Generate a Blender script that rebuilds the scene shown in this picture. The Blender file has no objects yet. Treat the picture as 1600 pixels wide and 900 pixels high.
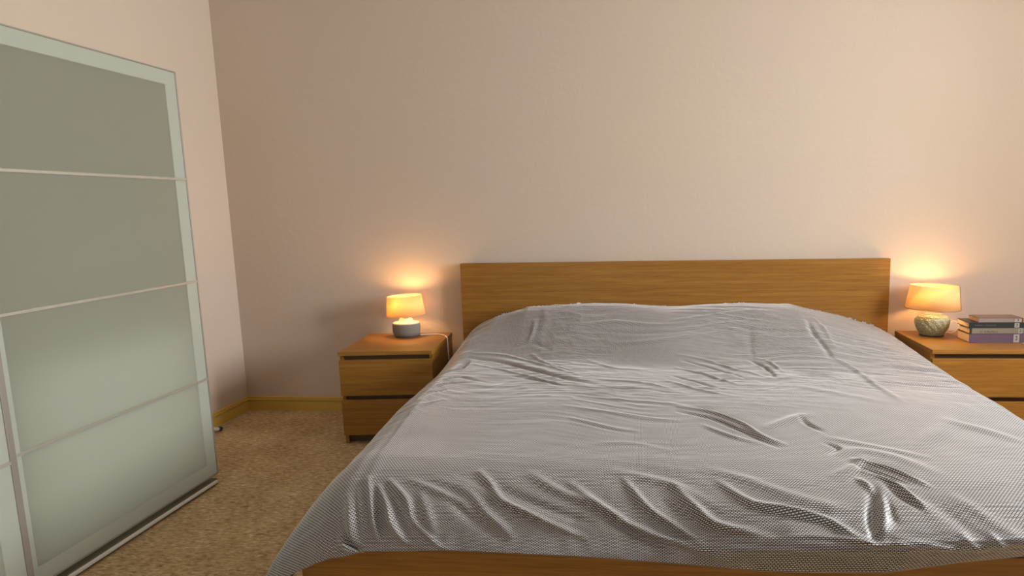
import bpy, bmesh, math, random
import numpy as np
from mathutils import Vector, Matrix

# ---------------------------------------------------------------- camera, light, exposure
sc = bpy.context.scene
COL = sc.collection
sc.view_settings.view_transform = 'Standard'
sc.view_settings.look = 'None'
sc.view_settings.gamma = 1.0
sc.view_settings.use_curve_mapping = False
sc.view_settings.exposure = 0.10

CAM_P, CAM_R, CAM_Y = 0.1269, -0.0212, 0.0888
rt = Vector((math.cos(CAM_Y), math.sin(CAM_Y), 0)); fw = Vector((-math.sin(CAM_Y), math.cos(CAM_Y), 0)); up = Vector((0, 0, 1))
fw2 = fw*math.cos(CAM_P) - up*math.sin(CAM_P); up2 = up*math.cos(CAM_P) + fw*math.sin(CAM_P)
rt2 = rt*math.cos(CAM_R) + up2*math.sin(CAM_R); up3 = up2*math.cos(CAM_R) - rt*math.sin(CAM_R)
cam_data = bpy.data.cameras.new('camera'); cam = bpy.data.objects.new('camera', cam_data); COL.objects.link(cam)
M = Matrix((rt2, up3, -fw2)).transposed().to_4x4(); M.translation = Vector((0, -3.6992, 1.3604))
cam.matrix_world = M
cam_data.sensor_width = 36.0; cam_data.lens = 916.9/1600*36
cam_data.shift_x = -127.8/1600; cam_data.shift_y = -14.3/1600
cam_data.clip_start = 0.02
sc.camera = cam

RX = 3.3          # right wall
FY = -7.0         # wall behind the camera
LX = -2.749       # left wall
CZ = 3.0          # ceiling
WIN = (-2.35, -1.30, 1.05, 2.75)
TR_ = .60          # depth of the unseen window reveal, invented to narrow the light cone   # window in the right wall: y0, y1, z0, z1
WORLD_STRENGTH = 1.0
SKY_POWER = 295.0
FILL_WIN = (-1.6, 0.2, 0.9, 2.6)      # unseen window added for fill light, in the wall behind the camera: x0, x1, z0, z1
FILL_POWER = 20.0
SKY_COLOR = (0.95, 0.98, 1.0)
BULB_L, BULB_R = 4.0, 4.0

world = bpy.data.worlds.new('world'); sc.world = world; world.use_nodes = True
wn = world.node_tree.nodes; wn.clear()
bg = wn.new('ShaderNodeBackground'); wo = wn.new('ShaderNodeOutputWorld')
bg.inputs[0].default_value = (0.75, 0.88, 1.0, 1); bg.inputs[1].default_value = WORLD_STRENGTH
world.node_tree.links.new(bg.outputs[0], wo.inputs[0])

def area(name, loc, target, sx, sy, power, color, spread=math.pi):
    l = bpy.data.lights.new(name, 'AREA'); l.shape = 'RECTANGLE'; l.size = sx; l.size_y = sy
    l.energy = power; l.color = color; l.spread = spread
    o = bpy.data.objects.new(name, l); COL.objects.link(o); o.location = loc
    d = (Vector(target) - Vector(loc)).normalized()
    o.rotation_euler = d.to_track_quat('-Z', 'Y').to_euler()
    return o
WY = (WIN[0]+WIN[1])/2; WZ = (WIN[2]+WIN[3])/2
# daylight entering by the window: sky light that falls inward and down
area('window_daylight', (RX+0.70, WY, WZ+0.1), (RX-1.0, WY-0.0, WZ-0.35), 1.3, 1.9, SKY_POWER, SKY_COLOR, math.radians(150))

area('fill_light_rear', ((FILL_WIN[0]+FILL_WIN[1])/2, FY-.45, 1.75), ((FILL_WIN[0]+FILL_WIN[1])/2, FY+1, 1.6), 1.8, 1.7, FILL_POWER, SKY_COLOR)  # added fill light behind the camera, lifts the dark lower back wall

# ---------------------------------------------------------------- helpers
def mat(name, color=(.8, .8, .8), rough=.5, **kw):
    m = bpy.data.materials.new(name); m.use_nodes = True
    b = m.node_tree.nodes['Principled BSDF']
    b.inputs['Base Color'].default_value = (*color, 1); b.inputs['Roughness'].default_value = rough
    for k, v in kw.items():
        b.inputs[k.replace('_', ' ')].default_value = v
    return m
def nodes(m):
    return m.node_tree.nodes, m.node_tree.links, m.node_tree.nodes['Principled BSDF']
def ramp(N, stops):
    r = N.new('ShaderNodeValToRGB'); e = r.color_ramp.elements
    while len(e) > 1: e.remove(e[-1])
    e[0].position, e[0].color = stops[0][0], (*stops[0][1], 1)
    for p, c in stops[1:]:
        x = e.new(p); x.color = (*c, 1)
    return r
def coords(N, L, scale, kind='Object', rot=(0, 0, 0)):
    t = N.new('ShaderNodeTexCoord'); mp = N.new('ShaderNodeMapping'); mp.inputs['Scale'].default_value = scale
    mp.inputs['Rotation'].default_value = rot
    L.new(t.outputs[kind], mp.inputs[0]); return mp
def noise(N, L, vec, scale, detail=4, rough=.5, dist=0):
    n = N.new('ShaderNodeTexNoise'); n.inputs['Scale'].default_value = scale; n.inputs['Detail'].default_value = detail
    n.inputs['Roughness'].default_value = rough; n.inputs['Distortion'].default_value = dist
    L.new(vec.outputs[0], n.inputs['Vector']); return n
def bump(N, L, b, h, strength, dist):
    bp = N.new('ShaderNodeBump'); bp.inputs['Strength'].default_value = strength; bp.inputs['Distance'].default_value = dist
    L.new(h, bp.inputs['Height']); L.new(bp.outputs[0], b.inputs['Normal'])

def obj(name, bm, m, parent=None, smooth=False, loc=None):
    me = bpy.data.meshes.new(name)
    if isinstance(bm, bmesh.types.BMesh):
        bmesh.ops.recalc_face_normals(bm, faces=bm.faces); bm.to_mesh(me); bm.free()
    for k in (m if isinstance(m, (list, tuple)) else [m]): me.materials.append(k)
    for p in me.polygons: p.use_smooth = smooth
    o = bpy.data.objects.new(name, me); COL.objects.link(o)
    if parent: o.parent = parent
    if loc: o.location = loc
    return o
def thing(name, label, cat, loc=(0, 0, 0), rz=0, group=None):
    o = bpy.data.objects.new(name, None); COL.objects.link(o); o.empty_display_size = .05
    o.location = loc; o.rotation_euler = (0, 0, rz); o['label'] = label; o['category'] = cat
    if group: o['group'] = group
    return o
def tag(o, label, cat, group=None):
    o['label'] = label; o['category'] = cat
    if group: o['group'] = group
    return o
def struct(name, bm, m, **k):
    o = obj(name, bm, m, **k); o['kind'] = 'structure'; return o
def box(bm, x0, x1, y0, y1, z0, z1, bev=0, seg=2, mi=0):
    r = bmesh.ops.create_cube(bm, size=1)
    for v in r['verts']:
        v.co = Vector((x0+(v.co.x+.5)*(x1-x0), y0+(v.co.y+.5)*(y1-y0), z0+(v.co.z+.5)*(z1-z0)))
    fs = {f for v in r['verts'] for f in v.link_faces}
    for f in fs: f.material_index = mi
    if bev:
        es = list({e for v in r['verts'] for e in v.link_edges})
        bmesh.ops.bevel(bm, geom=es, offset=bev, segments=seg, profile=.5, affect='EDGES')
def B(*a, **k):
    bm = bmesh.new(); box(bm, *a, **k); return bm
def lathe(profile, n=64, sx=1, sy=1, fn=None, tilt=0, zc=0, close=False):
    """turn (r, z) points about z; sx, sy make the plan an ellipse; fn(angle, r, z) -> r"""
    bm = bmesh.new(); rings = []
    for r, z in profile:
        ring = []
        for i in range(n):
            t = 2*math.pi*i/n; rr = fn(t, r, z) if fn else r
            x, y = rr*math.cos(t)*sx, rr*math.sin(t)*sy
            zz = z
            if tilt:
                x, zz = x*math.cos(tilt)-(z-zc)*math.sin(tilt), zc+x*math.sin(tilt)+(z-zc)*math.cos(tilt)
            ring.append(bm.verts.new((x, y, zz)))
        rings.append(ring)
    for a, b in zip(rings, rings[1:]):
        for i in range(n): bm.faces.new((a[i], a[(i+1) % n], b[(i+1) % n], b[i]))
    if close:
        a, b = rings[-1], rings[0]
        for i in range(n): bm.faces.new((a[i], a[(i+1) % n], b[(i+1) % n], b[i]))
    else:
        for ring in (rings[0], rings[-1]):
            if profile[rings.index(ring)][0] > 1e-5:
                try: bm.faces.new(ring)
                except ValueError: pass
    return bm
def tube(pts, r, n=8, sub=8):
    """round tube along a smooth path"""
    P = [Vector(p) for p in pts]
    if sub > 1 and len(P) > 2:
        Q = []
        for i in range(len(P)-1):
            p0, p1, p2, p3 = P[max(i-1, 0)], P[i], P[i+1], P[min(i+2, len(P)-1)]
            for k in range(sub):
                t = k/sub
                Q.append(.5*((2*p1)+(p2-p0)*t+(2*p0-5*p1+4*p2-p3)*t*t+(3*p1-p0-3*p2+p3)*t**3))
        Q.append(P[-1]); P = Q
    bm = bmesh.new(); rings = []
    for i, p in enumerate(P):
        d = (P[min(i+1, len(P)-1)]-P[max(i-1, 0)]).normalized()
        a = d.cross(Vector((0, 0, 1)) if abs(d.z) < .9 else Vector((1, 0, 0))).normalized(); b = d.cross(a)
        rings.append([bm.verts.new(p+r*(math.cos(2*math.pi*k/n)*a+math.sin(2*math.pi*k/n)*b)) for k in range(n)])
    for a, b in zip(rings, rings[1:]):
        for i in range(n): bm.faces.new((a[i], a[(i+1) % n], b[(i+1) % n], b[i]))
    bm.faces.new(rings[0]); bm.faces.new(rings[-1])
    return bm

# ---------------------------------------------------------------- materials
def wall_mat():
    m = mat('wall_paint', (.62, .49, .405), .85); N, L, b = nodes(m)
    c = coords(N, L, (1, 1, 1)); n1 = noise(N, L, c, .9, 3)
    r = ramp(N, [(.3, (.60, .50, .39)), (.7, (.605, .495, .415))]); L.new(n1.outputs[0], r.inputs[0]); L.new(r.outputs[0], b.inputs['Base Color'])
    n2 = noise(N, L, c, 28, 5, .6); bump(N, L, b, n2.outputs[0], .35, .004)
    b.inputs['Specular IOR Level'].default_value = .25
    return m
def carpet_mat():
    m = mat('carpet_pile', (.4, .27, .15), .95); N, L, b = nodes(m)
    c = coords(N, L, (32, 95, 1)); n1 = noise(N, L, c, 1, 5, .65, .6)
    c3 = coords(N, L, (1, 1, 1)); n3 = noise(N, L, c3, 5, 3)
    r = ramp(N, [(.30, (.25, .15, .055)), (.45, (.49, .335, .17)), (.57, (.61, .445, .25)), (.70, (.82, .67, .45))])
    mx = N.new('ShaderNodeMath'); mx.operation = 'MULTIPLY_ADD'; mx.inputs[1].default_value = .25; L.new(n3.outputs[0], mx.inputs[0]); 
    sb = N.new('ShaderNodeMath'); sb.operation = 'SUBTRACT'; sb.inputs[1].default_value = .125; L.new(n1.outputs[0], sb.inputs[0]); L.new(sb.outputs[0], mx.inputs[2])
    L.new(mx.outputs[0], r.inputs[0]); L.new(r.outputs[0], b.inputs['Base Color'])
    n2 = noise(N, L, c3, 260, 2); bump(N, L, b, n2.outputs[0], .7, .006)
    b.inputs['Specular IOR Level'].default_value = .1
    return m
def oak_mat(name, dark, mid, light, axis='x', gloss=.42, seed=0):
    """veneer whose grain runs along one axis"""
    m = mat(name, mid, gloss); N, L, b = nodes(m)
    s = {'x': (1.3, 60, 60), 'y': (60, 1.3, 60), 'z': (60, 60, 1.3)}[axis]
    c = coords(N, L, s); c.inputs['Location'].default_value = (seed, seed*1.7, seed*.6)
    n1 = noise(N, L, c, 1.2, 8, .62, .8)
    s2 = tuple(k*6 for k in s); c2 = coords(N, L, s2); n2 = noise(N, L, c2, 1, 3, .6, .2)
    r = ramp(N, [(.25, dark), (.5, mid), (.75, light)]); L.new(n1.outputs[0], r.inputs[0])
    r2 = ramp(N, [(.38, (.72, .66, .60)), (.52, (1, 1, 1))]); L.new(n2.outputs[0], r2.inputs[0])
    mx = N.new('ShaderNodeMix'); mx.data_type = 'RGBA'; mx.blend_type = 'MULTIPLY'; mx.inputs[0].default_value = .75
    L.new(r.outputs[0], mx.inputs[6]); L.new(r2.outputs[0], mx.inputs[7]); L.new(mx.outputs[2], b.inputs['Base Color'])
    bump(N, L, b, n2.outputs[0], .12, .001)
    return m
def duvet_mat():
    m = mat('duvet_cotton', (.7, .7, .7), .42); N, L, b = nodes(m)
    t = N.new('ShaderNodeTexCoord')
    bt = N.new('ShaderNodeTexBrick'); bt.inputs['Scale'].default_value = 1
    bt.inputs['Brick Width'].default_value = .0100; bt.inputs['Row Height'].default_value = .0054
    bt.inputs['Mortar Size'].default_value = .0020; bt.inputs['Mortar Smooth'].default_value = .35
    bt.inputs['Color1'].default_value = (.87, .88, .89, 1); bt.inputs['Color2'].default_value = (.83, .84, .85, 1)
    bt.inputs['Mortar'].default_value = (.030, .020, .014, 1)
    L.new(t.outputs['UV'], bt.inputs['Vector']); L.new(bt.outputs['Color'], b.inputs['Base Color'])
    c = coords(N, L, (1, 1, 1)); n = noise(N, L, c, 55, 4, .6)
    bump(N, L, b, n.outputs[0], .12, .003)
    b.inputs['Sheen Weight'].default_value = .7; b.inputs['Sheen Roughness'].default_value = .35
    b.inputs['Specular IOR Level'].default_value = .8
    return m

WALL = wall_mat(); CARPET = carpet_mat()
CEIL = mat('ceiling_paint', (.84, .81, .76), .9)
OAK_X = oak_mat('oak_veneer_along', (.225, .092, .008), (.31, .135, .014), (.40, .195, .030), 'x')
OAK_Y = oak_mat('oak_veneer_deep', (.225, .092, .008), (.31, .135, .014), (.40, .195, .030), 'y', seed=3)
OAK_Z = oak_mat('oak_veneer_upright', (.225, .092, .008), (.31, .135, .014), (.40, .195, .030), 'z', seed=5)
GROOVE = mat('shaded_recess_oak', (.10, .045, .018), .6)  # oak darkened in its colour for the shade in gaps and plinth
DUVET = duvet_mat()
CREAM = mat('baseboard_paint', (.60, .40, .085), .45)
ALU = mat('pale_aluminium', (.54, .52, .44), .38, Metallic=.55)
ALU_D = mat('brown_aluminium', (.36, .33, .28), .42, Metallic=.5)
def frosted(name, refl, trans, share):
    """frosted glass: reflects some light diffusely, lets the rest through scattered, glossy on top"""
    m = bpy.data.materials.new(name); m.use_nodes = True; N = m.node_tree.nodes; L = m.node_tree.links; N.clear()
    o = N.new('ShaderNodeOutputMaterial'); d = N.new('ShaderNodeBsdfDiffuse'); t = N.new('ShaderNodeBsdfTranslucent')
    g = N.new('ShaderNodeBsdfGlossy'); fr = N.new('ShaderNodeFresnel'); mx = N.new('ShaderNodeMixShader'); m2 = N.new('ShaderNodeMixShader')
    d.inputs[0].default_value = (*refl, 1); t.inputs[0].default_value = (*trans, 1); mx.inputs[0].default_value = share
    g.inputs['Roughness'].default_value = .28; fr.inputs[0].default_value = 1.35
    L.new(d.outputs[0], mx.inputs[1]); L.new(t.outputs[0], mx.inputs[2]); L.new(fr.outputs[0], m2.inputs[0])
    L.new(mx.outputs[0], m2.inputs[1]); L.new(g.outputs[0], m2.inputs[2]); L.new(m2.outputs[0], o.inputs[0]); return m
GLASS = frosted('frosted_glass', (.54, .54, .42), (.97, 1.0, .97), .62)
GLASS_B = frosted('frosted_glass_border', (.49, .51, .43), (.85, .95, .88), .22)
CLEAR = bpy.data.materials.new('clear_inner_face'); CLEAR.use_nodes = True
CLEAR.node_tree.nodes.clear()
_t = CLEAR.node_tree.nodes.new('ShaderNodeBsdfTransparent'); _o = CLEAR.node_tree.nodes.new('ShaderNodeOutputMaterial')
_t.inputs[0].default_value = (.95, .98, .96, 1); CLEAR.node_tree.links.new(_t.outputs[0], _o.inputs[0])
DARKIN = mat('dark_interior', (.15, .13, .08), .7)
LINEN = mat('white_drawer_front', (.90, .90, .88), .5)
WHITE = mat('white_foil', (.78, .75, .70), .5)
BLACK = mat('black_rubber', (.012, .012, .012), .5)
TRIMW = mat('window_paint', (.8, .8, .78), .4)

# ---------------------------------------------------------------- room
T = .12
struct('floor', B(LX-T, RX+TR_, FY-.4, T, -.1, 0), CARPET)
struct('ceiling', B(LX-T, RX+TR_, FY-.4, T, CZ, CZ+.1), CEIL)
struct('wall_back', B(LX-T, RX+T, 0, T, 0, CZ), WALL)
struct('wall_left', B(LX-T, LX, FY, 0, 0, CZ), WALL)
bm = bmesh.new()
box(bm, LX-T, FILL_WIN[0], FY-.4, FY, 0, CZ); box(bm, FILL_WIN[1], RX+TR_, FY-.4, FY, 0, CZ)
box(bm, FILL_WIN[0], FILL_WIN[1], FY-.4, FY, 0, FILL_WIN[2]); box(bm, FILL_WIN[0], FILL_WIN[1], FY-.4, FY, FILL_WIN[3], CZ)
struct('wall_front', bm, WALL)
bm = bmesh.new()
for x in (FILL_WIN[0], (FILL_WIN[0]+FILL_WIN[1])/2-.025, FILL_WIN[1]-.05): box(bm, x, x+.05, FY-.31, FY-.25, FILL_WIN[2], FILL_WIN[3], .004)
for z in (FILL_WIN[2], FILL_WIN[3]-.05): box(bm, FILL_WIN[0], FILL_WIN[1], FY-.31, FY-.25, z, z+.05, .004)
struct('fill_window', bm, TRIMW)  # frame of the unseen window added for the fill light
bm = bmesh.new()
box(bm, RX, RX+TR_, FY, WIN[0], 0, CZ); box(bm, RX, RX+TR_, WIN[1], 0, 0, CZ)
box(bm, RX, RX+TR_, WIN[0], WIN[1], 0, WIN[2]); box(bm, RX, RX+TR_, WIN[0], WIN[1], WIN[3], CZ)
struct('wall_right', bm, WALL)
bm = bmesh.new()
for y in (WIN[0], (WIN[0]+WIN[1])/2-.025, WIN[1]-.05): box(bm, RX+.45, RX+.51, y, y+.05, WIN[2], WIN[3], .004)
for z in (WIN[2], WIN[3]-.05): box(bm, RX+.45, RX+.51, WIN[0], WIN[1], z, z+.05, .004)
struct('window_1', bm, TRIMW)
struct('trim_1', B(RX-.04, RX+.45, WIN[0], WIN[1], WIN[2], WIN[2]+.03, .006), TRIMW)

def baseboard(name, p0, p1, nx, ny):
    """moulded skirting: two thin lips over a flat board"""
    prof = [(0, 0), (.018, 0), (.020, .061), (.010, .063), (.010, .0695), (.018, .0715), (.018, .0785), (.009, .0805), (.009, .086), (.0115, .088), (.008, .0945), (0, .0955)]
    bm = bmesh.new(); ring = []
    for p in (p0, p1):
        ring.append([bm.verts.new((p[0]+nx*d, p[1]+ny*d, z)) for d, z in prof])
    n = len(prof)
    for i in range(n): bm.faces.new((ring[0][i], ring[0][(i+1) % n], ring[1][(i+1) % n], ring[1][i]))
    bm.faces.new(ring[0]); bm.faces.new(ring[1])
    struct(name, bm, CREAM)
baseboard('baseboard_back', (LX, 0), (RX, 0), 0, -1)
baseboard('baseboard_left', (LX, -.018), (LX, FY), 1, 0)
baseboard('baseboard_right', (RX, -.018), (RX, FY), -1, 0)

# ---------------------------------------------------------------- bed
bed = thing('bed', 'wide oak veneer bed with tall plain headboard between the two nightstands', 'bed', (.15, -1.05, 0))
def bp(name, bm, m=OAK_X):
    o = obj(name, bm, m, bed); o.matrix_parent_inverse = Matrix.Translation(-Vector(bed.location)); return o
bp('headboard', B(-1.18, 1.463, -.062, -.022, 0, 1.0, .0015))
bp('side_rail', B(-1.06, -1.025, -2.05, -.062, .08, .36, .0015), OAK_Y)
bp('side_rail', B(1.40, 1.435, -2.05, -.062, .08, .36, .0015), OAK_Y)
bp('footboard', B(-1.07, 1.435, -2.095, -2.05, 0, .365, .0015))
bp('slatted_base', B(-1.02, 1.395, -2.045, -.07, .20, .28), OAK_Y)
mt = obj('mattress', B(-1.01, 1.37, -2.02, -.08, .28, .48, .04, 4), WHITE, smooth=True)
tag(mt, 'white mattress lying in the oak bed under the duvet', 'mattress')


# ---------------------------------------------------------------- duvet: draped cloth with its own folds
def sstep(x,a,b):
    t=np.clip((x-a)/(b-a),0,1); return t*t*(3-2*t)
def duvet_base(a,b):
    """cloth coordinates (metres): a across the bed, b from the headboard to the foot -> x,y,z"""
    a=np.asarray(a,float); b=np.asarray(b,float)
    # pillow rise under the cloth
    pz=np.interp(a,[-1.5,-1.25,-1.17,-1.09,-.92,-.72,-.43,-.19,.14,.4,.58,.85,1.15,1.3,1.44,1.6],
                 [-.03,-.01,.015,.06,.135,.19,.208,.21,.185,.198,.204,.197,.125,.075,.03,.0])
    reach=.50+.10*sstep(a,-.9,.2)+.12*sstep(a,.2,1.0)+.035*np.sin(a*4.3+1)+.02*np.sin(a*9.1)
    P=1-sstep(b,reach*.30,reach*1.35)
    P=P*(1-.10*(1-sstep(b,0,.12)))
    zi=.545+pz*P+.012*np.sin(a*2.1+.6)*np.sin(b*1.7)
    zi=zi-.02*sstep(b,1.2,1.8)
    # left side
    inn=.05*sstep(b,1.0,2.0)
    eL=-.985+inn-.03*(1-sstep(b,.2,.9))
    dL=np.maximum(eL-a,0)
    x=np.where(a<eL,eL-.215*np.tanh(dL/.215),a)
    dropL=.80*dL**2/(dL+.085)
    x=x-.055*sstep(b,1.75,2.2)*sstep(-a,1.0,1.3)
    # right side
    eR=1.36; dR=np.maximum(a-eR,0)
    x=np.where(a>eR,eR+.115*np.tanh(dR/.115),x)
    dropR=.85*dR**2/(dR+.10)
    # foot
    eF=1.80; d=np.maximum(b-eF,0); L=.46; q=np.clip(d/L,0,1)
    end=np.interp(a,[-1.5,-1.3,-1.12,-.97,-.90,-.84,-.57,-.2,.07,.33,.64,.83,1.0,1.4,1.6],
                  [.12,.15,.18,.205,.195,.175,.160,.160,.168,.178,.170,.135,.112,.115,.11])
    w=sstep(a,.0,.45)
    y_l=.335*np.tanh(d/.30)
    y_r=np.interp(q,[0,.25,.5,.7,.8,.86,.9,1],[0,.115,.225,.305,.33,.335,.325,.305])*1.02
    yf=y_l*(1-w)+y_r*w
    d_l=q**1.65
    d_r=np.interp(q,[0,.25,.5,.7,.8,.86,.9,1],[0,.03,.13,.30,.43,.54,.66,1.0])
    dropF=end*(d_l*(1-w)+d_r*w)
    y=-(np.minimum(b,eF)+yf)-.045
    z=zi-dropL-dropR-dropF
    return x,y,z
A0,A1,B0,B1=-1.42,1.62,0.0,2.26
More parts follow.
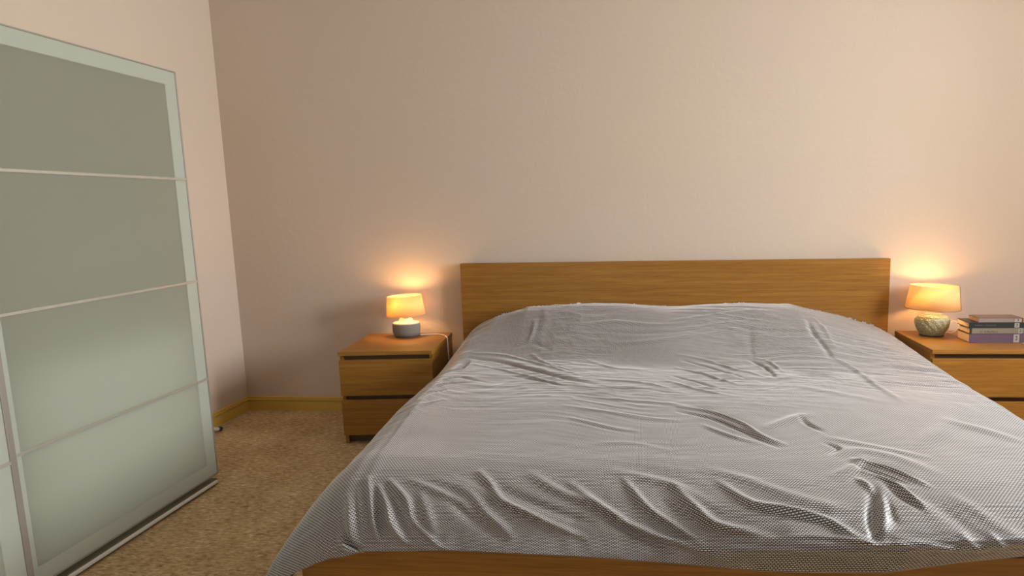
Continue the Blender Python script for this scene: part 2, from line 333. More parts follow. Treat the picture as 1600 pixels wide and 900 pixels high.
FOLDS = [
    ([(-0.923,2.014),(-0.899,2.082),(-0.869,2.209)], 0.016, 0.016),
    ([(-0.906,1.98),(-0.865,2.087),(-0.838,2.203)], 0.007, 0.008),
    ([(-0.892,1.932),(-0.845,2.034),(-0.815,2.136),(-0.791,2.212)], 0.009, 0.012),
    ([(-0.845,1.969),(-0.791,2.048),(-0.761,2.136),(-0.71,2.223)], 0.01, 0.014),
    ([(-0.815,1.946),(-0.74,2.025),(-0.706,2.104),(-0.663,2.172),(-0.595,2.252)], 0.01, 0.014),
    ([(-0.703,1.988),(-0.656,2.09),(-0.622,2.192)], 0.012, 0.005),
    ([(-0.75,1.94),(-0.652,1.988),(-0.558,2.045),(-0.5,2.13)], 0.012, 0.007),
    ([(-0.669,1.929),(-0.551,1.986),(-0.477,2.085),(-0.412,2.167)], 0.014, 0.006),
    ([(-0.537,1.895),(-0.483,1.96),(-0.439,2.025),(-0.368,2.07),(-0.267,2.13),(-0.189,2.172)], 0.012, 0.013),
    ([(-0.632,1.912),(-0.49,1.997),(-0.399,2.096)], 0.012, 0.004),
    ([(-0.477,2.085),(-0.422,2.138),(-0.392,2.195)], 0.012, 0.004),
    ([(-0.365,1.904),(-0.274,1.974),(-0.172,2.025),(-0.078,2.096)], 0.016, 0.009),
    ([(-0.236,1.943),(-0.149,2.025),(-0.054,2.11),(0.037,2.155),(0.129,2.189),(0.227,2.237)], 0.014, 0.014),
    ([(-0.071,1.918),(-0.003,2.031),(0.071,2.102),(0.166,2.186)], 0.012, 0.012),
    ([(0.078,1.946),(0.142,2.037),(0.19,2.099),(0.274,2.13),(0.328,2.15)], 0.014, 0.014),
    ([(-0.105,1.881),(-0.003,1.906),(0.095,1.946),(0.183,2.02)], 0.016, 0.007),
    ([(0.22,1.929),(0.305,2.025),(0.426,2.065),(0.507,2.09)], 0.013, 0.013),
    ([(0.328,2.028),(0.413,2.059),(0.491,2.09),(0.551,2.136),(0.602,2.169)], 0.011, 0.012),
    ([(0.179,1.858),(0.291,1.909),(0.406,1.988),(0.521,2.039),(0.592,2.062)], 0.018, 0.007),
    ([(0.69,1.938),(0.66,2.037),(0.633,2.104),(0.612,2.167)], 0.016, 0.011),
    ([(0.656,1.966),(0.633,2.037),(0.612,2.104),(0.606,2.167)], 0.013, -0.018),
    ([(0.683,1.997),(0.673,2.059),(0.673,2.096)], 0.009, -0.01),
    ([(0.633,1.906),(0.649,1.938),(0.653,1.983)], 0.01, 0.01),
    ([(0.7,1.892),(0.734,1.94),(0.758,2.005),(0.771,2.034)], 0.009, 0.013),
    ([(0.704,1.943),(0.727,1.997),(0.758,2.054)], 0.009, -0.008),
    ([(0.663,1.788),(0.721,1.827),(0.764,1.864),(0.822,1.943)], 0.01, 0.013),
    ([(0.646,1.816),(0.704,1.867),(0.771,1.932)], 0.01, -0.009),
    ([(0.697,1.892),(0.649,1.861),(0.589,1.906)], 0.014, 0.006),
    ([(0.565,1.889),(0.636,1.841),(0.707,1.771)], 0.014, 0.008),
    ([(0.129,1.369),(0.247,1.42),(0.352,1.527),(0.403,1.621),(0.467,1.686)], 0.01, 0.011),
    ([(0.125,1.414),(0.24,1.474),(0.325,1.564),(0.389,1.649),(0.44,1.703)], 0.01, -0.011),
    ([(0.21,1.542),(0.291,1.624),(0.372,1.68)], 0.01, 0.007),
    ([(0.44,1.553),(0.538,1.479),(0.612,1.437)], 0.018, 0.008),
    ([(0.578,1.465),(0.589,1.522),(0.626,1.581)], 0.01, -0.009),
    ([(0.609,1.672),(0.636,1.708),(0.599,1.748)], 0.01, -0.009),
    ([(0.629,1.742),(0.71,1.717),(0.802,1.768),(0.876,1.861)], 0.02, 0.006),
    ([(0.622,1.624),(0.717,1.669),(0.805,1.711),(0.903,1.762)], 0.014, 0.006),
    ([(0.93,1.658),(1.049,1.542),(1.12,1.437)], 0.03, 0.006),
    ([(1.106,1.468),(1.184,1.533),(1.272,1.641)], 0.02, 0.006),
    ([(0.788,1.98),(0.822,2.062),(0.859,2.136),(0.883,2.209)], 0.02, -0.006),
    ([(0.859,1.98),(0.903,2.065),(0.95,2.141)], 0.02, 0.006),
    ([(0.66,2.15),(0.724,2.172),(0.819,2.206),(0.913,2.203)], 0.01, 0.006),
    ([(0.825,2.136),(0.842,2.184),(0.873,2.229)], 0.01, 0.004),
    ([(0.896,2.138),(0.91,2.186),(0.934,2.22)], 0.01, 0.004),
    ([(0.328,2.15),(0.426,2.144),(0.528,2.15),(0.602,2.169),(0.656,2.167),(0.737,2.195)], 0.008, 0.008),
    ([(-0.899,2.167),(-0.879,2.215),(-0.845,2.254)], 0.007, -0.012),
    ([(-0.92,2.181),(-0.886,2.232),(-0.859,2.26)], 0.009, 0.009),
    ([(-0.96,2.073),(-0.936,2.158),(-0.933,2.209)], 0.014, -0.005),
    ([(-0.842,2.005),(-0.811,2.093),(-0.778,2.206)], 0.009, -0.008),
    ([(-0.818,1.991),(-0.75,2.09),(-0.706,2.192)], 0.01, -0.009),
    ([(-0.757,2.02),(-0.696,2.119),(-0.635,2.229)], 0.012, -0.01),
    ([(-0.608,2.003),(-0.534,2.087),(-0.429,2.198)], 0.018, -0.008),
    ([(-0.98,0.993),(-0.98,1.14),(-0.943,1.474),(-0.913,1.751),(-0.889,1.909),(-0.872,1.988)], 0.018, 0.009),
    ([(-0.155,2.039),(-0.04,2.141),(0.068,2.201)], 0.018, -0.008),
    ([(0.034,1.988),(0.125,2.093),(0.227,2.178)], 0.018, -0.008),
    ([(-0.456,1.966),(-0.307,2.048),(-0.169,2.11)], 0.016, -0.007),
    ([(-0.96,0.594),(-0.781,0.653),(-0.578,0.817),(-0.392,0.97),(-0.233,1.081)], 0.016, -0.016),
    ([(-0.957,0.54),(-0.767,0.566),(-0.527,0.741),(-0.338,0.911)], 0.01, 0.008),
    ([(-0.909,0.701),(-0.703,0.834),(-0.48,1.007),(-0.314,1.123),(-0.138,1.157)], 0.01, 0.007),
    ([(-0.652,0.925),(-0.477,1.027),(-0.301,1.123),(-0.057,1.154),(0.136,1.219)], 0.01, -0.007),
    ([(-0.619,0.58),(-0.49,0.741),(-0.382,0.832)], 0.01, 0.008),
    ([(-0.96,0.631),(-0.95,0.772),(-1.001,0.834)], 0.012, -0.012),
    ([(-0.926,0.919),(-0.845,0.973),(-0.75,1.024)], 0.01, -0.006),
    ([(-0.98,0.993),(-0.923,0.931),(-0.818,0.95)], 0.008, 0.006),
    ([(-0.997,1.117),(-0.936,1.032),(-0.832,1.013)], 0.01, 0.006),
    ([(-0.977,1.321),(-0.967,1.188),(-0.903,1.131)], 0.01, -0.006),
    ([(-0.957,1.44),(-0.943,1.335),(-0.882,1.273)], 0.01, 0.006),
    ([(-0.649,0.308),(-0.646,0.393),(-0.656,0.47)], 0.012, 0.008),
    ([(-0.727,0.495),(-0.639,0.478),(-0.517,0.56)], 0.012, -0.006),
    ([(-0.395,0.385),(-0.176,0.379),(0.075,0.433),(0.288,0.396)], 0.012, 0.007),
    ([(-0.247,0.447),(-0.03,0.495),(0.176,0.498),(0.497,0.421)], 0.012, -0.006),
    ([(-0.203,0.537),(0.037,0.569),(0.311,0.523),(0.595,0.447)], 0.014, 0.007),
    ([(0.108,0.402),(0.328,0.354),(0.548,0.308),(0.724,0.314)], 0.013, 0.007),
    ([(0.146,0.464),(0.393,0.41),(0.643,0.379)], 0.01, -0.006),
    ([(0.166,0.704),(0.318,0.761),(0.453,0.902),(0.551,1.001)], 0.01, 0.008),
    ([(0.179,0.752),(0.325,0.857),(0.447,1.024)], 0.009, -0.007),
    ([(0.142,0.837),(0.271,0.953),(0.393,1.1)], 0.009, 0.008),
    ([(0.119,0.97),(0.254,1.1),(0.328,1.171)], 0.009, -0.006),
    ([(0.088,1.038),(0.22,1.168),(0.345,1.245)], 0.01, 0.006),
    ([(0.511,0.738),(0.572,0.834),(0.582,1.001)], 0.01, -0.01),
    ([(0.548,0.718),(0.612,0.778),(0.643,0.916)], 0.01, 0.007),
    ([(0.883,0.404),(0.873,0.523),(0.896,0.631),(0.906,0.758)], 0.014, -0.012),
    ([(0.927,0.371),(0.95,0.501),(0.947,0.679)], 0.012, 0.008),
    ([(0.917,0.738),(0.988,0.883),(0.998,1.086),(1.021,1.287)], 0.014, 0.007),
    ([(0.562,0.444),(0.538,0.625),(0.545,0.738)], 0.02, -0.004),
    ([(-0.622,0.124),(-0.592,0.331),(-0.605,0.424)], 0.02, 0.005),
    ([(-0.301,0.676),(-0.159,0.815),(0.0,0.857)], 0.012, 0.005),
    ([(-0.209,1.004),(-0.03,1.064),(0.108,1.16)], 0.012, 0.006),
    ([(-0.341,1.355),(-0.179,1.411),(0.0,1.474),(0.119,1.502)], 0.01, 0.005),
    ([(-0.301,1.228),(-0.108,1.29),(0.078,1.335),(0.179,1.369)], 0.01, 0.006),
    ([(-0.301,1.474),(-0.142,1.559),(-0.027,1.598)], 0.01, 0.005),
    ([(-0.182,1.694),(-0.047,1.691),(0.064,1.737)], 0.012, 0.003),
    ([(0.639,1.109),(0.778,1.188),(0.944,1.293)], 0.02, 0.004),
]

def vnoise(x, y, seed):
    """smooth value noise"""
    rs = np.random.RandomState(seed); g = rs.rand(256, 256)
    xi = np.floor(x).astype(int); yi = np.floor(y).astype(int); fx = x-xi; fy = y-yi
    fx = fx*fx*(3-2*fx); fy = fy*fy*(3-2*fy); xi &= 255; yi &= 255; xj = (xi+1) & 255; yj = (yi+1) & 255
    return (g[yi, xi]*(1-fx)+g[yi, xj]*fx)*(1-fy)+(g[yj, xi]*(1-fx)+g[yj, xj]*fx)*fy-.5
def build_duvet():
    NA, NB = 900, 680
    a = np.linspace(A0, A1, NA); b = np.linspace(B0, B1, NB); AA, BB = np.meshgrid(a, b)
    H = np.zeros_like(AA)
    for pts, s, am in FOLDS:
        P = np.array(pts); Q = []
        for i in range(len(P)-1):
            p0, p1, p2, p3 = P[max(i-1, 0)], P[i], P[i+1], P[min(i+2, len(P)-1)]
            for t in (0, .25, .5, .75):
                Q.append(.5*((2*p1)+(p2-p0)*t+(2*p0-5*p1+4*p2-p3)*t*t+(3*p1-p0-3*p2+p3)*t**3))
        P = np.array(Q+[P[-1]]); lens = np.r_[0, np.cumsum(np.hypot(*np.diff(P, axis=0).T))]; tot = lens[-1]
        pad = 4*s
        ia = slice(*np.clip(np.searchsorted(a, [P[:, 0].min()-pad, P[:, 0].max()+pad]), 0, NA))
        ib = slice(*np.clip(np.searchsorted(b, [P[:, 1].min()-pad, P[:, 1].max()+pad]), 0, NB))
        X, Y = AA[ib, ia], BB[ib, ia]
        if X.size == 0: continue
        best = np.full(X.shape, 1e9); tt = np.zeros(X.shape)
        for k in range(len(P)-1):
            d = P[k+1]-P[k]; L2 = max(d@d, 1e-9)
            t = np.clip(((X-P[k, 0])*d[0]+(Y-P[k, 1])*d[1])/L2, 0, 1)
            dist = np.hypot(X-P[k, 0]-t*d[0], Y-P[k, 1]-t*d[1]); m = dist < best
            best = np.where(m, dist, best); tt = np.where(m, (lens[k]+t*math.sqrt(L2))/tot, tt)
        taper = np.sin(np.pi*np.clip(.06+.90*tt, 0, 1))**.7
        u = best/s
        H[ib, ia] += FOLD_GAIN*(1.3 if P[:, 1].mean() > 1.85 and P[:, 0].mean() < .3 else 1)*am*taper*(np.exp(-u*u*.7)-.28*np.exp(-u*u*.14))
    # loose creasing of the cloth, drawn out across the bed
    wx = AA+.10*vnoise(AA*3, BB*3, 5)*2; wy = BB-.16*AA+.10*vnoise(AA*2.6+9, BB*2.6, 6)
    w1 = vnoise(wx*4+3, wy*26, 1); w2 = vnoise(wx*8+1, wy*55, 2); w3 = vnoise(AA*9, BB*9, 3)
    ridg = lambda q: (.5-np.abs(q)*2)
    zone = .25+.9*np.exp(-((BB-.85)/.45)**2)*(.4+.6*sstep(AA, -.9, -.2))+.55*np.exp(-((BB-.35)/.3)**2)
    patch = np.clip(.5+1.6*vnoise(AA*2.2+4, BB*3.1, 8), 0, 1)
    H += zone*patch*(.0070*ridg(w1)+.0032*ridg(w2))+.003*w3
    w4 = vnoise(wx*22+7, wy*34+3, 21); w5 = vnoise(wx*13-2, wy*17+8, 22)
    H += (.35+.65*patch)*(1-sstep(BB, 1.1, 1.6))*(.0022*ridg(w4)+.0030*ridg(w5))
    # short gathers over the two long edges
    el = np.exp(-((AA+1.04)/.09)**2); H += el*.007*vnoise(BB*26+AA*9, AA*3, 11)*(.5+sstep(-BB, -1.0, -.3))
    H += .004*sstep(BB, 1.9, 2.2)*vnoise(AA*30-BB*6, BB*4, 12)
    x, y, z = duvet_base(AA, BB)
    P = np.stack([x, y, z], -1)
    du = np.gradient(P, axis=1); dv = np.gradient(P, axis=0)
    n = np.cross(dv, du); n /= np.linalg.norm(n, axis=-1, keepdims=True)+1e-12
    n *= np.sign(n[NB//2, NA//2, 2])
    edge = np.minimum(np.minimum(AA-A0, A1-AA), np.minimum(B1-BB, BB+.05))
    P = P+n*(H*np.clip(edge/.02, 0, 1)*1.0)[..., None]
    P[..., 1] = np.minimum(P[..., 1], -.066)
    co = P.reshape(-1, 3)
    idx = np.arange(NA*NB).reshape(NB, NA)
    f = np.stack([idx[:-1, :-1], idx[1:, :-1], idx[1:, 1:], idx[:-1, 1:]], -1).reshape(-1, 4)
    me = bpy.data.meshes.new('duvet')
    me.vertices.add(len(co)); me.vertices.foreach_set('co', co.astype(np.float32).ravel())
    me.loops.add(f.size); me.loops.foreach_set('vertex_index', f.ravel().astype(np.int32))
    me.polygons.add(len(f)); me.polygons.foreach_set('loop_start', np.arange(0, f.size, 4, dtype=np.int32))
    me.update(calc_edges=True)
    uv = me.uv_layers.new(name='cloth'); q = np.stack([AA+5, BB+5], -1).reshape(-1, 2)[f.ravel()]
    uv.data.foreach_set('uv', q.astype(np.float32).ravel())
    me.polygons.foreach_set('use_smooth', np.ones(len(f), bool))
    me.materials.append(DUVET); me.update()
    o = bpy.data.objects.new('duvet', me); COL.objects.link(o)
    s = o.modifiers.new('thickness', 'SOLIDIFY'); s.thickness = .010; s.offset = -1
    tag(o, 'rumpled grey and white patterned duvet spread over the oak bed', 'duvet')
    return o
FOLD_GAIN = 1.15
build_duvet()

# ---------------------------------------------------------------- nightstands
def nightstand(label, loc, rz, w, left_handed):
    """two-drawer oak chest; local origin: back edge, x grows to the right"""
    t = thing('nightstand', label, 'nightstand', loc, rz, None)
    D, H = .48, .55
    x0, x1 = (-w, 0) if left_handed else (0, w)
    obj('top_panel', B(x0, x1, -D, 0, H-.022, H, .0015), OAK_X, t)
    obj('side_panel', B(x0+.002, x0+.022, -D+.02, -.004, 0, H-.0225, .001), OAK_Y, t)
    obj('side_panel', B(x1-.022, x1-.002, -D+.02, -.004, 0, H-.0225, .001), OAK_Y, t)
    obj('back_panel', B(x0+.023, x1-.023, -.012, -.005, .03, H-.0225), OAK_X, t)
    obj('recess_rail', B(x0+.023, x1-.023, -D+.035, -D+.05, H-.075, H-.0225), GROOVE, t)
    obj('recess_rail', B(x0+.023, x1-.023, -D+.035, -D+.05, .24, .30), GROOVE, t)
    obj('plinth', B(x0+.0225, x1-.0225, -D+.05, -D+.066, .0, .056), GROOVE, t)
    for z0, z1 in ((.056, .266), (.292, .502)):
        obj('drawer', B(x0+.002, x1-.002, -D, -D+.019, z0, z1, .0015), OAK_X, t)
    return t
nightstand('oak nightstand with two handleless drawers left of the bed, carrying the grey based lamp', (-1.259, -.045, 0), .0836, .540, True)
nightstand('oak nightstand right of the bed, carrying the round bellied lamp and the books', (1.5198, -.022, 0), 0, .545, False)

# ---------------------------------------------------------------- lamps
def shade_mat(name, col, trans):
    m = bpy.data.materials.new(name); m.use_nodes = True; N = m.node_tree.nodes; L = m.node_tree.links; N.clear()
    o = N.new('ShaderNodeOutputMaterial'); d = N.new('ShaderNodeBsdfDiffuse'); t = N.new('ShaderNodeBsdfTranslucent'); mx = N.new('ShaderNodeMixShader')
    d.inputs[0].default_value = (*col, 1); t.inputs[0].default_value = (*trans, 1); mx.inputs[0].default_value = .55
    c = coords(N, L, (1, 1, 1)); n = noise(N, L, c, 300, 2); b = N.new('ShaderNodeBump'); b.inputs['Strength'].default_value = .15; b.inputs['Distance'].default_value = .001
    L.new(n.outputs[0], b.inputs['Height']); L.new(b.outputs[0], d.inputs['Normal'])
    L.new(d.outputs[0], mx.inputs[1]); L.new(t.outputs[0], mx.inputs[2]); L.new(mx.outputs[0], o.inputs[0]); return m
SHADE_L = shade_mat('linen_shade', (.86, .72, .46), (.95, .76, .42))
SHADE_R = shade_mat('cotton_shade', (.86, .70, .44), (.93, .73, .40))
SEAM = mat('shade_seam', (.35, .2, .1), .8)
GREY = mat('grey_concrete', (.21, .20, .175), .75)
GREY_D = mat('dark_foot', (.06, .045, .04), .6)
OFFW = mat('off_white_ceramic', (.80, .72, .58), .4)
CORD = mat('white_cord', (.80, .74, .72), .5)
SOCKET = mat('socket_grey', (.5, .46, .40), .5)
def glaze():
    m = mat('celadon_glaze', (.42, .44, .33), .3); N, L, b = nodes(m)
    c = coords(N, L, (1, 1, 1)); v = N.new('ShaderNodeTexVoronoi'); v.inputs['Scale'].default_value = 75; v.feature = 'DISTANCE_TO_EDGE'
    L.new(c.outputs[0], v.inputs['Vector'])
    r = ramp(N, [(.0, (.26, .25, .14)), (.15, (.40, .40, .25)), (.5, (.52, .52, .36))]); L.new(v.outputs[0], r.inputs[0]); L.new(r.outputs[0], b.inputs['Base Color'])
    bump(N, L, b, v.outputs[0], .5, .008); return m
GLAZE = glaze()
def bulb(parent, name, z, power, col, r=.02):
    e = bpy.data.materials.new('bulb_glass'); e.use_nodes = True; N = e.node_tree.nodes; N.clear()
    em = N.new('ShaderNodeEmission'); em.inputs[0].default_value = (*col, 1); em.inputs[1].default_value = 9
    o = N.new('ShaderNodeOutputMaterial'); e.node_tree.links.new(em.outputs[0], o.inputs[0])
    prof = [(r*math.sin(math.pi*i/12), z-r*1.1*math.cos(math.pi*i/12)) for i in range(13)]
    prof[0] = (1e-4, prof[0][1]); prof[-1] = (1e-4, prof[-1][1])
    obj('bulb', lathe(prof, 24), e, parent, True)
    l = bpy.data.lights.new('bulb_light', 'POINT'); l.energy = power; l.color = col; l.shadow_soft_size = .03
    lo = bpy.data.objects.new('bulb_light', l); COL.objects.link(lo); lo.parent = parent; lo.location = (0, 0, z+r*1.1+.018)
WARM = (1.0, .53, .19)
def drum(r0, r1, z0, z1, th=.0016):
    return [(r0, z0), (r1, z1), (r1-th, z1), (r0-th, z0)]
SX = 1.33
# left lamp
lamp = thing('table_lamp', 'lit table lamp with cream drum shade and squat grey cylinder base, left of the bed', 'lamp', (-1.520, -.150, .55))
obj('foot', lathe([(.056, 0), (.056, .007)], 64, SX, 1), GREY_D, lamp)
obj('base', lathe([(.055, .007), (.060, .010), (.0655, .03), (.066, .078), (.0655, .083), (.063, .084)], 96, SX, 1), GREY, lamp, True)
obj('cap', lathe([(.063, .0842), (.0632, .088), (.060, .091), (.042, .094), (.034, .098), (.031, .112), (.028, .116)], 96, SX, 1), OFFW, lamp, True)
obj('socket', lathe([(.016, .116), (.016, .150), (.013, .152)], 48, SX, 1), SOCKET, lamp)
TL = math.radians(2.5)
obj('lamp_shade', lathe(drum(.0925, .0815, .136, .262), 96, SX, 1, tilt=TL, zc=.2, close=True), SHADE_L, lamp, True)
bulb(lamp, 'bulb', .182, BULB_L, WARM)
# cord of the left lamp: over the top, down the side of the nightstand
cd = obj('cord', tube([(.085, .01, .006), (.14, .03, .004), (.185, .035, .004), (.222, .02, .0045), (.255, -.015, .0045), (.274, -.04, .003), (.2825, -.053, -.008), (.2845, -.058, -.035), (.285, -.058, -.08), (.285, -.05, -.14)], .0034), CORD, lamp, True)
# right lamp
lamp2 = thing('table_lamp', 'lit table lamp with tapered shade and round pale green textured base, right of the bed', 'lamp', (1.676, -.150, .55))
obj('foot', lathe([(.047, 0), (.050, .003), (.050, .008)], 64, SX, 1), GREY_D, lamp2)
body = [(.048, .008), (.052, .015), (.060, .032), (.068, .055), (.0715, .078), (.070, .098), (.060, .116), (.044, .128), (.030, .133), (.027, .137), (.027, .150), (.025, .152)]
def petals(t, r, z):
    return r*(1+.018*math.cos(t*14+z*120)*max(0, min(1, (z-.012)/.03))*max(0, min(1, (.118-z)/.03)))
def dense(p, k=6):
    q = []
    for (a, b), (c, d) in zip(p, p[1:]):
        for i in range(k): q.append((a+(c-a)*i/k, b+(d-b)*i/k))
    return q+[p[-1]]
obj('base', lathe(dense(body[:8]), 160, SX, 1, petals), GLAZE, lamp2, True)
obj('neck', lathe(body[7:], 64, SX, 1), OFFW, lamp2, True)
obj('socket', lathe([(.014, .152), (.014, .185), (.011, .187)], 48, SX, 1), SOCKET, lamp2)
TR = math.radians(-2.2)
sh = obj('lamp_shade', lathe(drum(.1125, .0975, .160, .298), 96, SX, 1, tilt=TR, zc=.22, close=True), SHADE_R, lamp2, True)
# thin seam down the shade and a hem round its lower rim
ang = math.radians(-22)
def on_shade(r, z, t):
    x, y = r*math.cos(t)*SX, r*math.sin(t)
    return (x*math.cos(TR)-(z-.22)*math.sin(TR), y, .22+x*math.sin(TR)+(z-.22)*math.cos(TR))
obj('seam', tube([on_shade(.1132+(.0982-.1132)*k, .160+.138*k, ang) for k in (0, .5, 1)], .0032, 6, 2), SEAM, sh)
obj('hem', tube([on_shade(.1130, .161, 2*math.pi*k/48) for k in range(49)], .0019, 6, 1), SEAM, sh, True)
bulb(lamp2, 'bulb', .215, BULB_R, WARM)
obj('cord', tube([(.065, .02, .005), (.10, .05, .004), (.135, .045, .004), (.150, .03, .02), (.165, .02, .05), (.150, .05, .075), (.120, .07, .05), (.100, .085, .02), (.098, .10, .004)], .0028), CORD, lamp2, True)

# ---------------------------------------------------------------- books on the right nightstand
PAGE = mat('book_pages', (.78, .62, .40), .8)
def page_mat():
    N, L, b = nodes(PAGE); c = coords(N, L, (1, 1, 700)); n = noise(N, L, c, 1, 2)
    r = ramp(N, [(.3, (.62, .46, .27)), (.7, (.82, .66, .44))]); L.new(n.outputs[0], r.inputs[0]); L.new(r.outputs[0], b.inputs['Base Color'])
page_mat()
STICK = mat('library_sticker', (.40, .37, .34), .6)
INK = mat('dark_ink', (.03, .03, .035), .6)
PALE = mat('pale_ink', (.24, .18, .21), .6)
def letters(bm, x0, x1, z0, z1, y, seed, gap=.35):
    """a row of small printed strokes that reads as a line of worn lettering"""
    r = random.Random(seed); x = x0; h = z1-z0
    while x < x1:
        w = h*r.choice((.35, .5, .6, .45))
        k = r.random()
        box(bm, x, x+h*.14, y-.0003, y, z0, z1)
        if k > .25: box(bm, x, x+w, y-.0003, y, z1-h*.15, z1)
        if k > .5: box(bm, x, x+w*.8, y-.0003, y, z0+h*.43, z0+h*.57)
        if k < .7: box(bm, x, x+w, y-.0003, y, z0, z0+h*.15)
        if k > .6: box(bm, x+w-h*.14, x+w, y-.0003, y, z0+(h*.5 if k > .8 else 0), z1)
        x += w+h*gap
        if r.random() < .18: x += h*.7
def book(label, x0, w, y0, d, z0, h, cov, cover_top, rz=0, text=None, band=None, sticker=True):
    t = thing('book', label, 'book', (x0, y0, z0), rz, 'books stacked beside the round lamp')
    c = .0022
    bm = bmesh.new()
    box(bm, 0, w, 0, d, 0, c); box(bm, 0, w, 0, d, h-c, h, mi=1)
    box(bm, 0, w, 0, c, c, h-c)
    obj('cover', bm, [cov, cover_top], t)
    obj('pages', B(.003, w-.003, c, d-.003, c, h-c), PAGE, t)
    if band:
        obj('spine_band', B(band[1], band[2], -.0004, 0, .0015, h-.0015), band[0], t)
    if text:
        bm = bmesh.new()
        for (a, b, zz0, zz1, sd) in text[1]: letters(bm, a, b, zz0*h, zz1*h, -.0004, sd)
        obj('lettering', bm, text[0], t)
    if sticker:
        s = obj('sticker', B(sticker[0], sticker[1], -.0009, -.0002, .002, h-.003), STICK, t)
        bm = bmesh.new(); sx = (sticker[0]+sticker[1])/2
        box(bm, sx-.006, sx+.004, -.0013, -.0009, h*.3, h*.4); box(bm, sx+.001, sx+.004, -.0013, -.0009, h*.3, h*.75); box(bm, sx-.006, sx+.004, -.0013, -.0009, h*.65, h*.75)
        obj('sticker_mark', bm, INK, s)
    return t
PURPLE = mat('purple_cover', (.13, .075, .12), .5); PURPLE_D = mat('maroon_cover', (.10, .03, .04), .5)
BEIGE = mat('beige_cover', (.24, .20, .145), .5); SLATE = mat('slate_cover', (.035,.035,.04), .4)
DKGREEN = mat('dark_green_cover', (.018, .03, .026), .4); RED = mat('red_cover', (.22, .04, .02), .35)
BROWN = mat('brown_cover', (.20, .10, .06), .3); PINKG = mat('grey_pink_band', (.27, .22, .20), .5)
z = .5505
book('thick purple spined book at the bottom of the stack on the right nightstand', 1.789, .290, -.338, .130, z, .0500, PURPLE, PURPLE_D, 0,
     (PALE, [(.03, .065, .62, .78, 1), (.09, .15, .60, .74, 2), (.02, .17, .26, .38, 3)]), None, (.232, .262)); z += .0503
book('beige and grey spined book second from the bottom of the stack', 1.789, .285, -.338, .118, z, .0335, SLATE, SLATE, 0,
     (INK, [(.055, .145, .2, .5, 4)]), (BEIGE, .012, .283), (.255, .275)); z += .0338
book('dark green spined book directly under the red one in the stack', 1.784, .288, -.340, .128, z, .0300, DKGREEN, SLATE, 0,
     (PALE, [(.03, .14, .38, .6, 5)]), None, (.237, .262)); z += .0303
book('slim red book lying on top of the stack beside the lamp', 1.832, .235, -.338, .105, z, .0240, RED, BROWN, 0,
     None, (PINKG, .0, .185), (.188, .225))

# ---------------------------------------------------------------- wardrobe with frosted glass sliding doors
XW, Y1, Y2, WH = -2.166, -1.0486, -1.9862, 2.01
DZ0 = .048
YE = Y2-(Y1-Y2)+.04
wd = thing('wardrobe', 'tall wardrobe with greenish frosted glass sliding doors along the left wall', 'wardrobe', (-2.43, (Y1+YE)/2, 0))
def wp(name, bm, m, parent=None):
    o = obj(name, bm, m, parent or wd)
    if parent is None: o.matrix_parent_inverse = Matrix.Translation(-Vector(wd.location))
    return o
CX0, CX1 = -2.725, XW-.075
wp('side_panel', B(CX0, CX1, Y1-.022, Y1-.003, 0, 1.995), WHITE)
wp('side_panel', B(CX0, CX1, YE+.003, YE+.022, 0, 1.995), WHITE)
wp('top_panel', B(CX0, CX1, YE+.022, Y1-.022, 1.976, 1.995), WHITE)
wp('bottom_panel', B(CX0, CX1, YE+.022, Y1-.022, .05, .069), WHITE)
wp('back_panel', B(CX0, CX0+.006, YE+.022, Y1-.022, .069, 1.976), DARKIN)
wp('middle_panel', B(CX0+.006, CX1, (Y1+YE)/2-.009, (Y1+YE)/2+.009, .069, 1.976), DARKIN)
for y0, y1 in ((Y1-.025, (Y1+YE)/2+.011), ((Y1+YE)/2-.011, YE+.025)):
    for za, zb, dx in ((.075, .24, .03), (.25, .41, .03), (.42, .60, .035), (.61, .80, .05)):
        wp('drawer', B(CX0+.05, CX1-dx, y1+.004, y0-.004, za, zb, .003), LINEN)
    wp('shelf', B(CX0+.01, CX1-.02, y1, y0, .81, .828), LINEN)
    wp('shelf', B(CX0+.01, CX1-.10, y1, y0, 1.10, 1.118), LINEN)
wp('bottom_rail', B(XW+.006, XW+.018, YE, Y1-.03, .014, .026, .001), WHITE)
wp('rail_board', B(CX1, XW+.004, YE, Y1-.02, 0.0, .030, .001), DARKIN)
wp('top_rail', B(CX1, XW-.026, YE, Y1-.003, 1.95, 1.995), ALU)
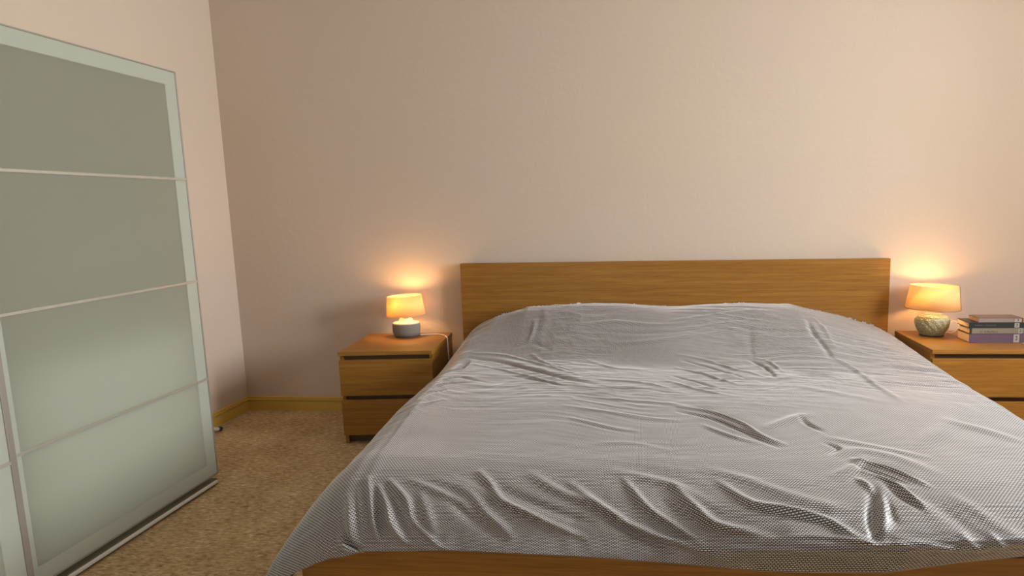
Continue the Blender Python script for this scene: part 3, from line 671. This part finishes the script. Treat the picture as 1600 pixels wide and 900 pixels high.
def door(y0, y1, xf, st=.006):
    """sliding door: y0 > y1, front face at xf; four glass fields split by thin bars"""
    z0, z1 = DZ0, WH; fr = .006; xb = xf-.022
    bm = bmesh.new()
    box(bm, xb, xf, y1, y1+fr*2, z0, z1, .001); box(bm, xb, xf, y0-st, y0, z0, z1, .001)
    box(bm, xb, xf, y1+fr*2, y0-st, z0, z0+fr, .001); box(bm, xb, xf, y1+fr*2, y0-st, z1-fr, z1, .001)
    d = wp('sliding_door', bm, ALU_D)
    gy0, gy1 = y0-st, y1+fr*2
    for k in range(4):
        a = z0+fr+(z1-z0-2*fr)*k/4; b = z0+fr+(z1-z0-2*fr)*(k+1)/4
        a2 = a+(.006 if k else 0); b2 = b-(.006 if k < 3 else 0)
        m_ = .062
        bm = bmesh.new()
        # pane with its paler taped border at the outer edges of the door
        ya, yb = gy1+m_, gy0-m_
        za = a2+(m_ if k == 0 else 0); zb = b2-(m_ if k == 3 else 0)
        box(bm, xb+.006, xf-.004, ya, yb, za, zb, mi=0)
        box(bm, xb+.006, xf-.004, gy1, ya, a2, b2, mi=1); box(bm, xb+.006, xf-.004, yb, gy0, a2, b2, mi=1)
        if k == 0: box(bm, xb+.006, xf-.004, ya, yb, a2, za, mi=1)
        if k == 3: box(bm, xb+.006, xf-.004, ya, yb, zb, b2, mi=1)
        bmesh.ops.recalc_face_normals(bm, faces=bm.faces)
        for f in bm.faces:
            if f.normal.x < -.5 and f.material_index == 0: f.material_index = 2     # inner side of the pane is clear
        obj('glass_panel', bm, [GLASS, GLASS_B, CLEAR], d)
        if k: obj('glazing_bar', B(xb, xf+.0015, gy1, gy0, a-.0058, a+.0058, .001), ALU, d)
    return d
door(Y1, Y2-.02, XW)
door(Y2, YE, XW+.045, .020)

# ---------------------------------------------------------------- pole foot seen behind the wardrobe
pole = thing('pole', 'end of a thin white pole with black tip on the floor behind the wardrobe', 'pole', (-2.655, -.405, 0))
obj('tube', tube([(-.04, -.42, .17), (.0, -.012, .022)], .0125, 16, 1), mat('white_enamel', (.86, .82, .76), .3), pole, True)
obj('cap', tube([(.0, -.014, .0225), (.0015, .010, .0165)], .0145, 16, 1), BLACK, pole, True, )
